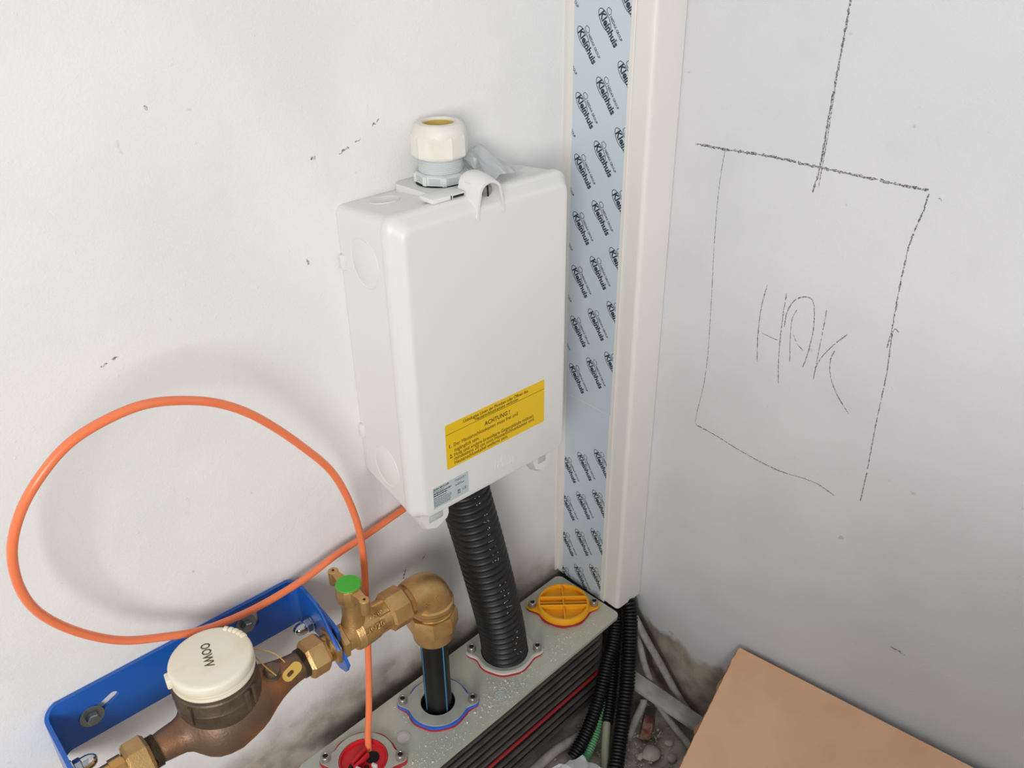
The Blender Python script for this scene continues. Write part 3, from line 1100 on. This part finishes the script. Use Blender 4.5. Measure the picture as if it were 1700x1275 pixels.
text_bm(bm, 'DN20', axes((-.5445, AY - .0240, .4470), (1, 0, 0), (0, .42, .91)), width=.0300, height=.0120, extrude=.0022, bold=.01)
obj('cast_lettering', bm, M_['brass'], vb, smooth=0)
SX = -.5475
vf = frame((SX, AY, .0), (0, 0, 1), (1, 0, 0))
bm = BM()
lathe(bm, vf, [(.0180, .452), (.0155, .464), (.0138, .470), (.0132, .498), (.0138, .500)], 32)
obj('stem_neck', bm, M_['brass'], vl)
bm = BM()
lathe(bm, vf, [(.0160, .497), (.0178, .5015), (.0178, .5215), (.0172, .5235), (.0160, .5240), (0, .5240)], 10)
hd = obj('handle', bm, M_['brass'], vl, smooth=25)
for sg_ in (1, -1):
    # one wing of the butterfly: tapering strap, eyelet on the end
    bm = BM()
    w0, w1 = .0075, .0050
    y0, y1 = sg_ * .0145, sg_ * .0370
    loft(bm, [[(SX + s * w_, AY + y, z) for s, z in ((-1, zl), (1, zl), (1, zh), (-1, zh))] for y, w_, zl, zh in ((y0, w0, .508, .5225), (y1 * .7, w1 * 1.1, .510, .5225), (y1, w1, .510, .5225))])
    lathe(bm, frame((SX, AY + y1, 0), (0, 0, 1)), [(.0062, .500), (.0070, .502), (.0070, .5225), (.0060, .5235), (0, .5235)], 16)
    wg = obj('handle_wing', bm, M_['brass'], hd, smooth=30)
    bm = BM()
    lathe(bm, frame((SX, AY + y1, 0), (0, 0, 1)), [(.0018, .5230), (.0018, .5239), (0, .5239)], 10)
    obj('eyelet', bm, M_['hole'], wg)
bm = BM()
lathe(bm, vf, [(.0165, .5238), (.0168, .5246), (.0160, .5256), (0, .5260)], 32)
gc = obj('handle_cap', bm, M_['green'], hd)

el = thing('pipe_elbow', (-.421, AY, .345), 'brass compression elbow fitting joining the valve to the black water pipe', 'pipe fitting')
bm = BM()
hexnut(bm, fx(-.4990), .0285, 0, .0330, 8, .07, .1)
obj('hexagon_socket', bm, M_['brass'], el, smooth=25)
bm = BM()
lathe(bm, fx(-.4670), [(.020, 0), (.0225, .0005), (.0225, .010), (.02, .0102)], 8, .1)
obj('socket_neck', bm, M_['brass'], el, smooth=25)
bm = BM()
pth = [V((-.4600, AY, .4395)), V((-.448, AY, .4395))]
for k in range(9):
    a = PI / 2 * k / 8
    pth.append(V((-.448 + .0270 * math.sin(a), AY, .4395 - .0270 * (1 - math.cos(a)))))
pth.append(V((-.421, AY, .405)))
tube(bm, resample(pth, .003), lambda s: .0245 + .0060 * min(1, s / .035), 36)
eb = obj('elbow_body', bm, M_['brass'], el, smooth=60)
ef = frame((-.421, AY, 0), (0, 0, 1), (1, 0, 0))
bm = BM()
lathe(bm, ef, [(.031, .417), (.0335, .415), (.0335, .409), (.0310, .406)], 40)
lathe(bm, ef, [(.0320, .4010), (.0320, .4060), (.0305, .4062)], 40)
obj('collar', bm, M_['brass'], eb)
bm = BM()
lathe(bm, ef, [(.0300, .396), (.0312, .3965), (.0295, .398), (.0312, .3995), (.0295, .401), (.0310, .4025), (.0295, .404)], 40)
obj('thread', bm, M_['brass_b'], eb)
bm = BM()
lathe(bm, ef, [(.0260, .346), (.0290, .3475), (.0290, .3640), (.0330, .3660), (.0385, .3700), (.0385, .3890), (.0355, .3965), (.0300, .3970)], 8, .2)
lathe(bm, ef, [(.0235, .345), (.0295, .345), (.0302, .347), (.0302, .366), (.029, .367)], 40)
obj('compression_nut', bm, M_['brass'], el, smooth=25)
bm = BM()
rl = random.Random(2)
bodytxt = axes((-.4520, AY - .0275, .4370), (1, 0, .05), (0, .15, .99))
for k in range(3):
    # worn relief characters
    x = .004 + k * .0085
    box(bm, (x, 0, -.001), (x + .0055, .0014, .0016), M=bodytxt)
    box(bm, (x, .0045, -.001), (x + .0055, .0059, .0016), M=bodytxt)
    box(bm, (x + (k % 2) * .004, 0, -.001), (x + (k % 2) * .004 + .0014, .0055, .0016), M=bodytxt)
obj('cast_relief', bm, M_['brass'], eb, smooth=0)

# ------------------------------------------------------------------ water pipe
bm = BM()
lathe(bm, frame((-.421, AY, .150), (0, 0, 1)), [(0, 0), (.0208, 0), (.0208, .205), (0, .205)], 40)
wp = obj('water_pipe', bm, M_['pe'])
tag(wp, 'black water supply pipe with blue stripes below the brass elbow', 'pipe')
for a in (2.99, -1.55, 0, 1.5):
    bm = BM()
    fr = frame((-.421 + .0206 * math.cos(a), AY + .0206 * math.sin(a), .252), (math.cos(a), math.sin(a), 0), (0, 0, 1))
    box(bm, (-.10, -.0009, -.0005), (.10, .0009, .0006), M=fr)
    obj('blue_stripe', bm, M_['pestripe'], wp)

# ------------------------------------------------------------------ entry unit: plate with four ports
TH = math.radians(3.26)
PO = V((-.1275, -.0820, .190))
UD = V((-math.cos(TH), -math.sin(TH), 0))
VD = V((math.sin(TH), -math.cos(TH), 0))
PM = Matrix(((UD.x, VD.x, 0, PO.x), (UD.y, VD.y, 0, PO.y), (0, 0, 1, PO.z), (0, 0, 0, 1)))   # local u,v,z
PORT = [0, .147, .2945, .4395]
eu = thing('house_entry_unit', (PO + UD * .22 - V((0, 0, .19))), 'galvanised house-entry plate with four ports on a ribbed black rubber body', 'entry unit')
bm = BM()
holes = [circ(.0400, 40, (u, 0)) for u in (.147, .4395)] + [circ(.0275, 36, (.2945, 0))]
plate(bm, PM @ Matrix.Translation((0, 0, -.006)), rrect(-.0585, .5150, -.0640, .0830, .012), holes, .006)
tp = obj('top_plate', bm, M_['galv'], eu, smooth=30)
tp['label'] = 'galvanised steel top plate dusted with plaster crumbs'
# filled screw holes in the plate
for wx, wy, mt in ((-.339, -.153, 'pocket'), (-.498, -.111, 'whiteg')):
    bm = BM()
    lathe(bm, frame((wx, wy, .190), (0, 0, 1)), [(.0120, -.001), (.0120, .0006), (.0110, .0008), (.0090, -.0004), (0, -.0004)], 28)
    pg = obj('plug', bm, M_['galv_b'], tp)
    bm = BM()
    lathe(bm, frame((wx, wy, .190), (0, 0, 1)), [(.0088, -.0005), (.0085, .0004), (0, .0004)], 24)
    obj('plug_core', bm, M_[mt], tp)
# ribbed body
ribs = 10
PT = .0188
bm = BM()
loft(bm, [[PM @ V((u, v, z - .190)) for u, v in rrect(-.0430, .5030, -.0550, .0690, .038, 7)] for z in (.0005, .1838)])
obj('rubber_body', bm, M_['rubber'], eu)
for k in range(ribs):
    bm = BM()
    zt = .1790 - k * PT
    pk = .0062 if k != 6 else .0042
    rings_ = []
    for dz, d in ((.0020, 0), (.0016, pk * .6), (.0008, pk * .92), (-.0003, pk), (-.0014, pk * .92), (-.0022, pk * .6), (-.0026, 0)):
        rings_.append([PM @ V((u, v, max(zt + dz, .0005) - .190)) for u, v in rrect(-.0430 - d, .5030 + d, -.0550 - d, .0690 + d, .038 + d * .5, 7)])
    loft(bm, rings_)
    rb = obj('rubber_rib', bm, M_['redg' if k == 6 else 'rib'], eu, smooth=60)


def ears(r, re, de, wav=0, n=96):
    """round flange with two screw ears on the diagonal (world direction (.755,-.656))"""
    d0 = math.atan2((V((.755, -.656, 0))).dot(VD), (V((.755, -.656, 0))).dot(UD))
    out = []
    for i in range(n):
        a = 2 * PI * i / n
        rr = r + wav * math.cos(9 * a)
        for e in (d0, d0 + PI):
            da = (a - e + PI) % (2 * PI) - PI
            s2 = re * re - (de * math.sin(da)) ** 2
            if s2 > 0 and math.cos(da) > 0:
                rr = max(rr, de * math.cos(da) + math.sqrt(s2))
        out.append((rr * math.cos(a), rr * math.sin(a)))
    # light smoothing gives the concave run into each ear
    for _ in range(3):
        out = [((out[i - 1][0] + 2 * out[i][0] + out[(i + 1) % n][0]) / 4, (out[i - 1][1] + 2 * out[i][1] + out[(i + 1) % n][1]) / 4) for i in range(n)]
    return out


bm = BM()
I_ = Matrix.Identity(4)
lathe(bm, I_, [(.0030, .0045), (.0036, .0045), (.0036, .0088), (.0042, .0095), (.0066, .0092), (.0071, .0085), (.0071, .0), (0, 0)], 24)
lathe(bm, I_, [(.0036, .0048), (0, .0048)], 6, close=False)
screw_me = mesh_of(bm, 'screw', M_['screw'], 30)
bm = BM()
lathe(bm, I_, [(.0036, .0050), (.0036, .00915), (0, .00915)], 6)
socket_me = mesh_of(bm, 'socket', M_['hole'], 30)
DW = V((.755, -.656, 0)).normalized()


def screws(pt, z, parent):
    for sgn in (1, -1):
        p = PM @ V((pt, 0, 0)) + DW * sgn * .0548
        Mx = Matrix.Translation((p.x, p.y, z)) @ Matrix.Rotation(.4 * sgn + pt * 9, 4, 'Z')
        s = inst(screw_me, 'screw', Mx, parent)
        q = bpy.data.objects.new('hex_socket', socket_me)
        COL.objects.link(q)
        q.parent = s


# port 2 white collar, port 3 blue collar, port 4 red
for u, hole, mg, rg in ((.147, .0397, 'whiteg', 'redg'), (.2945, .0272, 'blueg', 'redg'), (.4395, .0362, 'redg', 'redg')):
    T0 = PM @ Matrix.Translation((u, 0, 0))
    bm = BM()
    plate(bm, T0, ears(.0500, .0108, .0548, .0008), [circ(hole + .002, 40)], .0032)
    obj('lower_gasket', bm, M_[rg], eu, smooth=30)
    bm = BM()
    plate(bm, T0 @ Matrix.Translation((0, 0, .0032)), ears(.0490, .0112, .0548, .0008), [circ(hole + .001, 40)], .0040)
    obj('coloured_gasket', bm, M_[mg], eu, smooth=30)
    bm = BM()
    plate(bm, T0 @ Matrix.Translation((0, 0, .0072)), ears(.0462, .0105, .0548), [circ(hole, 40)], .0022)
    cl = obj('retaining_collar', bm, M_['galv_b'], eu, smooth=30)
    screws(u, .190 + .0094, cl)
# hollow sleeve under the water port and the cable port
for u, r in ((.2945, .0270), (.147, .0395)):
    bm = BM()
    lathe(bm, PM @ Matrix.Translation((u, 0, -.045)), [(0, 0), (r, 0), (r, .050), (r - .0006, .050), (r - .001, .001), (0, .001)], 36, close=False)
    obj('port_sleeve', bm, M_['rubber'], eu)
# red telecom insert in port 4
T0 = PM @ Matrix.Translation((.4395, 0, 0))
bm = BM()
lathe(bm, T0, [(0, -.02), (.0358, -.02), (.0358, .0078), (.0350, .0088), (.0335, .0088), (.0325, .0040), (0, .0040)], 44)
ri = obj('red_insert', bm, M_['redc'], eu)
bm = BM()
lathe(bm, T0 @ Matrix.Translation((-.013, .004, .004)), [(.0105, 0), (.0105, .0004), (0, .0004)], 24)
obj('insert_hole', bm, M_['hole'], ri)
for k, (a, b) in enumerate((((-.012, -.010), (.018, -.004)), ((-.010, .000), (.018, .004)))):
    bm = BM()
    d = V((b[0] - a[0], b[1] - a[1], 0)).normalized()
    fr = T0 @ axes((a[0], a[1], .008), (d.x, d.y, 0), (-d.y, d.x, 0))
    box(bm, (0, -.0022, -.003), (.030, .0022, .006), .001, M=fr)
    obj('insert_clip', bm, M_['redc'], ri)
bm = BM()
lp = [(.014 + .012 * math.cos(a), .006 + .012 * math.sin(a), .0075 + .004 * math.sin(a * 1.5)) for a in [k * PI * 1.45 / 12 - 1.9 for k in range(13)]]
tube(bm, [T0 @ V(p) for p in lp], .0040, 12)
obj('blank_plug', bm, M_['rubber'], ri)
for p in ((.016, .010), (-.004, .022)):
    bm = BM()
    fr = T0 @ axes((p[0], p[1], .006), (1, .3, 0), (-.3, 1, 0))
    box(bm, (-.0022, -.0045, 0), (.0022, .0045, .008), .0012, M=fr)
    obj('white_tab', bm, M_['whiteg'], ri)
# yellow blanking cap on port 1
bm = BM()
plate(bm, PM, ears(.0485, .0112, .0548, .0010), [], .0036)
obj('lower_gasket', bm, M_['redg'], eu, smooth=30)
bm = BM()
plate(bm, PM @ Matrix.Translation((0, 0, .0036)), ears(.0466, .0118, .0548), [], .0036)
yc = obj('blanking_cap', bm, M_['orng'], eu, smooth=30)
yc['label'] = 'amber yellow ribbed blanking cap'
cp0 = PM @ Matrix.Translation((0, 0, .0072))
bm = BM()
lathe(bm, cp0, [(.0412, -.001), (.0414, .0082), (.0418, .0086), (.0448, .0084), (.0455, .0072), (.0460, -.001)], 56)
bmesh.ops.delete(bm, geom=[f for f in bm.faces if len(f.verts) > 6], context='FACES')
lathe(bm, cp0, [(.0460, -.001), (.0412, -.001)], 56, close=False)
bmesh.ops.remove_doubles(bm, verts=bm.verts, dist=1e-5)
obj('cap_rim', bm, M_['orng'], yc)
rot = math.atan2(DW.dot(VD), DW.dot(UD))
RM = cp0 @ Matrix.Rotation(rot, 4, 'Z')
for a, b, h in (((-.0425, -.0012), (.0425, .0012), .0066), ((-.0405, -.0116), (.0405, -.0092), .0105), ((-.0405, .0092), (.0405, .0116), .0105)):
    bm = BM()
    box(bm, (a[0], a[1], -.001), (b[0], b[1], h), .0005, 1, M=RM)
    obj('cap_rib', bm, M_['orng'], yc)
bm = BM()
box(bm, (-.0012, -.0412, -.001), (.0012, .0412, .0092), .0005, 1, M=RM)
obj('cap_rib', bm, M_['orng'], yc)
screws(0, .190 + .0074, yc)

# plaster crumbs on the plate
rnd = random.Random(11)
bm = BM()
for k in range(3200):
    if k < 1200:
        u, v = .205 + rnd.gauss(0, .032), .058 + rnd.gauss(0, .014)
    elif k < 1900:
        u, v = .06 + rnd.gauss(0, .05), .060 + rnd.gauss(0, .012)
    elif k < 2500:
        u, v = .36 + rnd.gauss(0, .05), .062 + rnd.gauss(0, .012)
    else:
        u, v = rnd.uniform(-.05, .50), rnd.uniform(-.05, .08)
    if not (-.055 < u < .51 and -.06 < v < .080):
        continue
    if any(math.hypot(u - p, v) < .051 for p in PORT):
        continue
    s = rnd.uniform(.0005, .0012) if rnd.random() < .90 else rnd.uniform(.0012, .0024)
    c = PM @ V((u, v, s * .3))
    vs = [bm.verts.new(c + V((rnd.uniform(-1, 1), rnd.uniform(-1, 1), rnd.uniform(-.4, 1))) * s) for _ in range(4)]
    for i in range(4):
        bm.faces.new([vs[j] for j in range(4) if j != i])
o = obj('plaster_crumbs', bm, M_['dust'], smooth=0, kind='stuff')
tag(o, 'white plaster crumbs scattered on the galvanised plate', 'crumbs')

# ------------------------------------------------------------------ conduits in the corner
CG = 'black corrugated conduits below the trunking'


def conduit(name, P, R, pitch, dep, m, label, cat='conduit', group=None):
    bm = BM()
    corrugated(bm, P, R, pitch, dep, 18, 6)
    return tag(obj(name, bm, M_[m], smooth=60), label, cat, group)


conduit('conduit', [(-.017, -.130, .24), (-.019, -.133, .195), (-.029, -.153, .175), (-.048, -.172, .150), (-.070, -.191, .120), (-.106, -.220, .080), (-.161, -.257, .036), (-.203, -.285, .015)], .0140, .0058, .0028, 'blackcorr',
        'thick glossy black corrugated conduit next to the grey tubes by the sketched wall', group=CG)
conduit('conduit', [(-.022, -.085, .24), (-.024, -.100, .18), (-.034, -.126, .128), (-.062, -.151, .098), (-.100, -.181, .066), (-.130, -.203, .046), (-.154, -.220, .034)], .0118, .0052, .0025, 'blackcorr',
        'middle black corrugated conduit with an olive tube pushed into its open end', group=CG)
conduit('conduit', [(-.042, -.105, .24), (-.044, -.116, .19), (-.060, -.146, .162), (-.083, -.164, .138), (-.109, -.176, .118), (-.132, -.188, .098), (-.162, -.202, .070), (-.197, -.213, .040), (-.237, -.219, .014)], .0124, .0052, .0025, 'blackcorr',
        'black corrugated conduit bending along the ribbed rubber body', group=CG)
conduit('green_conduit', [(-.135, -.190, .052), (-.154, -.202, .042), (-.186, -.220, .022), (-.234, -.239, .010), (-.26, -.25, .009)], .0082, .0046, .0018, 'greenc',
        'thin pale green corrugated conduit between the black conduits on the floor')
conduit('green_conduit', [(-.012, -.135, .21), (-.013, -.137, .185), (-.016, -.140, .155)], .0100, .0046, .0018, 'greenc',
        'short green conduit end peeping out under the trunking')
bm = BM()
tube(bm, resample(catmull([(-.146, -.213, .038), (-.154, -.220, .034), (-.178, -.240, .018), (-.217, -.274, .008)]), .006), .0072, 14)
tag(obj('olive_tube', bm, M_['olive']), 'smooth olive-grey tube sticking out of a black conduit', 'tube')


def cable(name, P, r, m, label, cat='cable', flat=None):
    bm = BM()
    tube(bm, resample(catmull(P), .006), r, 14, flat=flat)
    return tag(obj(name, bm, M_[m]), label, cat)


cable('grey_cable', [(-.020, -.120, .20), (-.027, -.155, .172), (-.029, -.190, .135), (-.023, -.225, .090), (-.020, -.273, .035), (-.017, -.300, .012)], .0068, 'greyc', 'grey plastic tube running down along the sketched wall from the trunking')
cable('grey_cable', [(-.024, -.160, .128), (-.036, -.184, .122), (-.046, -.203, .105), (-.048, -.212, .090), (-.045, -.225, .060), (-.044, -.245, .030)], .0060, 'greyc', 'thin grey cable between the glossy black conduit and the flat grey profile')
cable('grey_cable', [(-.058, -.250, .040), (-.061, -.290, .020), (-.066, -.329, .010), (-.077, -.363, .008)], .0062, 'greyc', 'grey cable on the rubble under the flat grey profile')
cable('grey_cable', [(-.075, -.236, .045), (-.079, -.239, .040), (-.103, -.243, .020), (-.136, -.255, .010)], .0068, 'greyc', 'short grey tube stub lying beside the glossy conduit on the floor')
cable('grey_cable', [(-.185, -.196, .010), (-.240, -.187, .010), (-.286, -.188, .010), (-.336, -.192, .010), (-.42, -.20, .010)], .0085, 'greyc', 'grey tube lying on the floor along the foot of the ribbed body')
# flat profile lying across
a, b = V((-.0745, -.2130, .0725)), V((-.038, -.330, .033))
ax = (b - a).normalized()
side = V((-.77, -.63, -.15))
side = (side - ax * side.dot(ax)).normalized()
bm = BM()
fr = axes(a, ax, side)
box(bm, (-.016, -.0155, -.0045), ((b - a).length + .05, .0155, .0045), .0012, M=fr)
tag(obj('flat_profile', bm, M_['greypvc']), 'flat dusty grey plastic profile lying across the corner under the brown board', 'plastic profile')
# brick fragment, stones, rubble
bm = BM()
box(bm, (-.020, -.010, -.008), (.020, .010, .010), .003, 2, M=Matrix.Translation((-.092, -.262, .006)) @ Matrix.Rotation(.5, 4, 'Z'))
for v in bm.verts:
    v.co += nvec(v.co * 60) * .003
tag(obj('brick_fragment', bm, M_['brick']), 'small red brick fragment in the rubble', 'brick')
rnd = random.Random(5)
sp = [(-.125, -.300, .015), (-.150, -.330, .011), (-.105, -.330, .010), (-.175, -.355, .013), (-.120, -.372, .009), (-.140, -.29, .008), (-.19, -.315, .010), (-.085, -.305, .008), (-.16, -.395, .011)]
for k, (x, y, r) in enumerate(sp):
    bm = BM()
    bmesh.ops.create_icosphere(bm, subdivisions=2, radius=r)
    sc3 = V((rnd.uniform(.9, 1.4), rnd.uniform(.7, 1.1), rnd.uniform(.45, .65)))
    for v in bm.verts:
        v.co = V((v.co.x * sc3.x, v.co.y * sc3.y, v.co.z * sc3.z)) * (1 + .35 * noise.noise(v.co * 70 + V((k * 3, 0, 0))))
        v.co += V((x, y, r * .30))
    tag(obj('plaster_lump', bm, M_['stone'], smooth=40), 'grey plaster lump on the rubble-strewn floor', 'rubble', 'plaster lumps on the floor')
bm = BM()
for k in range(900):
    x, y = -abs(rnd.gauss(.12, .07)), -rnd.uniform(.17, .46)
    s = rnd.uniform(.0012, .0045)
    c = V((x, y, s * .3 - .002))
    vs = [bm.verts.new(c + V((rnd.uniform(-1, 1), rnd.uniform(-1, 1), rnd.uniform(-.4, .8))) * s) for _ in range(5)]
    for f in ((0, 1, 2), (0, 1, 3), (0, 2, 3), (1, 2, 4), (1, 3, 4), (2, 3, 4)):
        bm.faces.new([vs[j] for j in f])
tag(obj('fine_rubble', bm, M_['stone'], smooth=0, kind='stuff'), 'fine grey plaster rubble strewn over the floor corner', 'rubble')
# scrap of clear film at the foot of the conduits
bm = BM()
g = []
for i in range(13):
    row = []
    for j in range(11):
        u, v = i / 12, j / 10
        p = V((-.2327, -.2388, .032)).lerp(V((-.2232, -.2941, .026)), u) + V((-.050, .024, -.004)) * v
        p += nvec(V((u * 4, v * 4, 5))) * .006
        p.z = max(p.z, .006)
        row.append(bm.verts.new(p))
    g.append(row)
for i in range(12):
    for j in range(10):
        bm.faces.new((g[i][j], g[i + 1][j], g[i + 1][j + 1], g[i][j + 1]))
bmesh.ops.solidify(bm, geom=bm.faces[:], thickness=.0004)
tag(obj('plastic_scrap', bm, M_['clear'], smooth=30), 'torn clear plastic sheet on the floor at the foot of the conduits', 'plastic scrap')

# ------------------------------------------------------------------ brown board leaning on the right wall
K = V((-.012, -.367, .232))
E2 = (V((-.174, -.389, .100)) - K).normalized()         # down the torn edge
E1 = (V((-.012, -.747, .304)) - K)
E1 = (E1 - E2 * E1.dot(E2)).normalized()                # along the wall
NB = E1.cross(E2).normalized()
if NB.z < 0:
    NB = -NB
LB = .36
bd = thing('fibreboard', K + E2 * LB, 'brown fibreboard sheet with a torn edge leaning against the sketched wall', 'board')
rnd = random.Random(8)
edge = []
nE = 60
for k in range(nE + 1):
    s = LB * k / nE
    edge.append((.0014 * noise.noise(V((s * 60, 1, 0))) + .0012 * noise.noise(V((s * 190, 4, 0))), s))
outl = [(.002, 0), (.60, 0), (.60, LB)] + [(e, s) for e, s in reversed(edge[1:])]
bm = BM()
FM = Matrix(((E1.x, E2.x, NB.x, K.x), (E1.y, E2.y, NB.y, K.y), (E1.z, E2.z, NB.z, K.z), (0, 0, 0, 1)))
plate(bm, FM @ Matrix.Translation((0, 0, -.0022)), outl, [], .0022)
obj('face_layer', bm, M_['board'], bd, smooth=30)
outl2 = [(.006, .002), (.599, .002), (.599, LB)] + [(-.0016 - (.010 if .03 < s < .16 else .003) * max(0, noise.noise(V((s * 38, 9, 0)))) - .0030 * abs(noise.noise(V((s * 170, 2, 0)))), s) for e, s in reversed(edge[1:])]
bm = BM()
plate(bm, FM @ Matrix.Translation((0, 0, -.0060)), outl2, [], .0037)
obj('torn_core', bm, M_['tear'], bd, smooth=0)
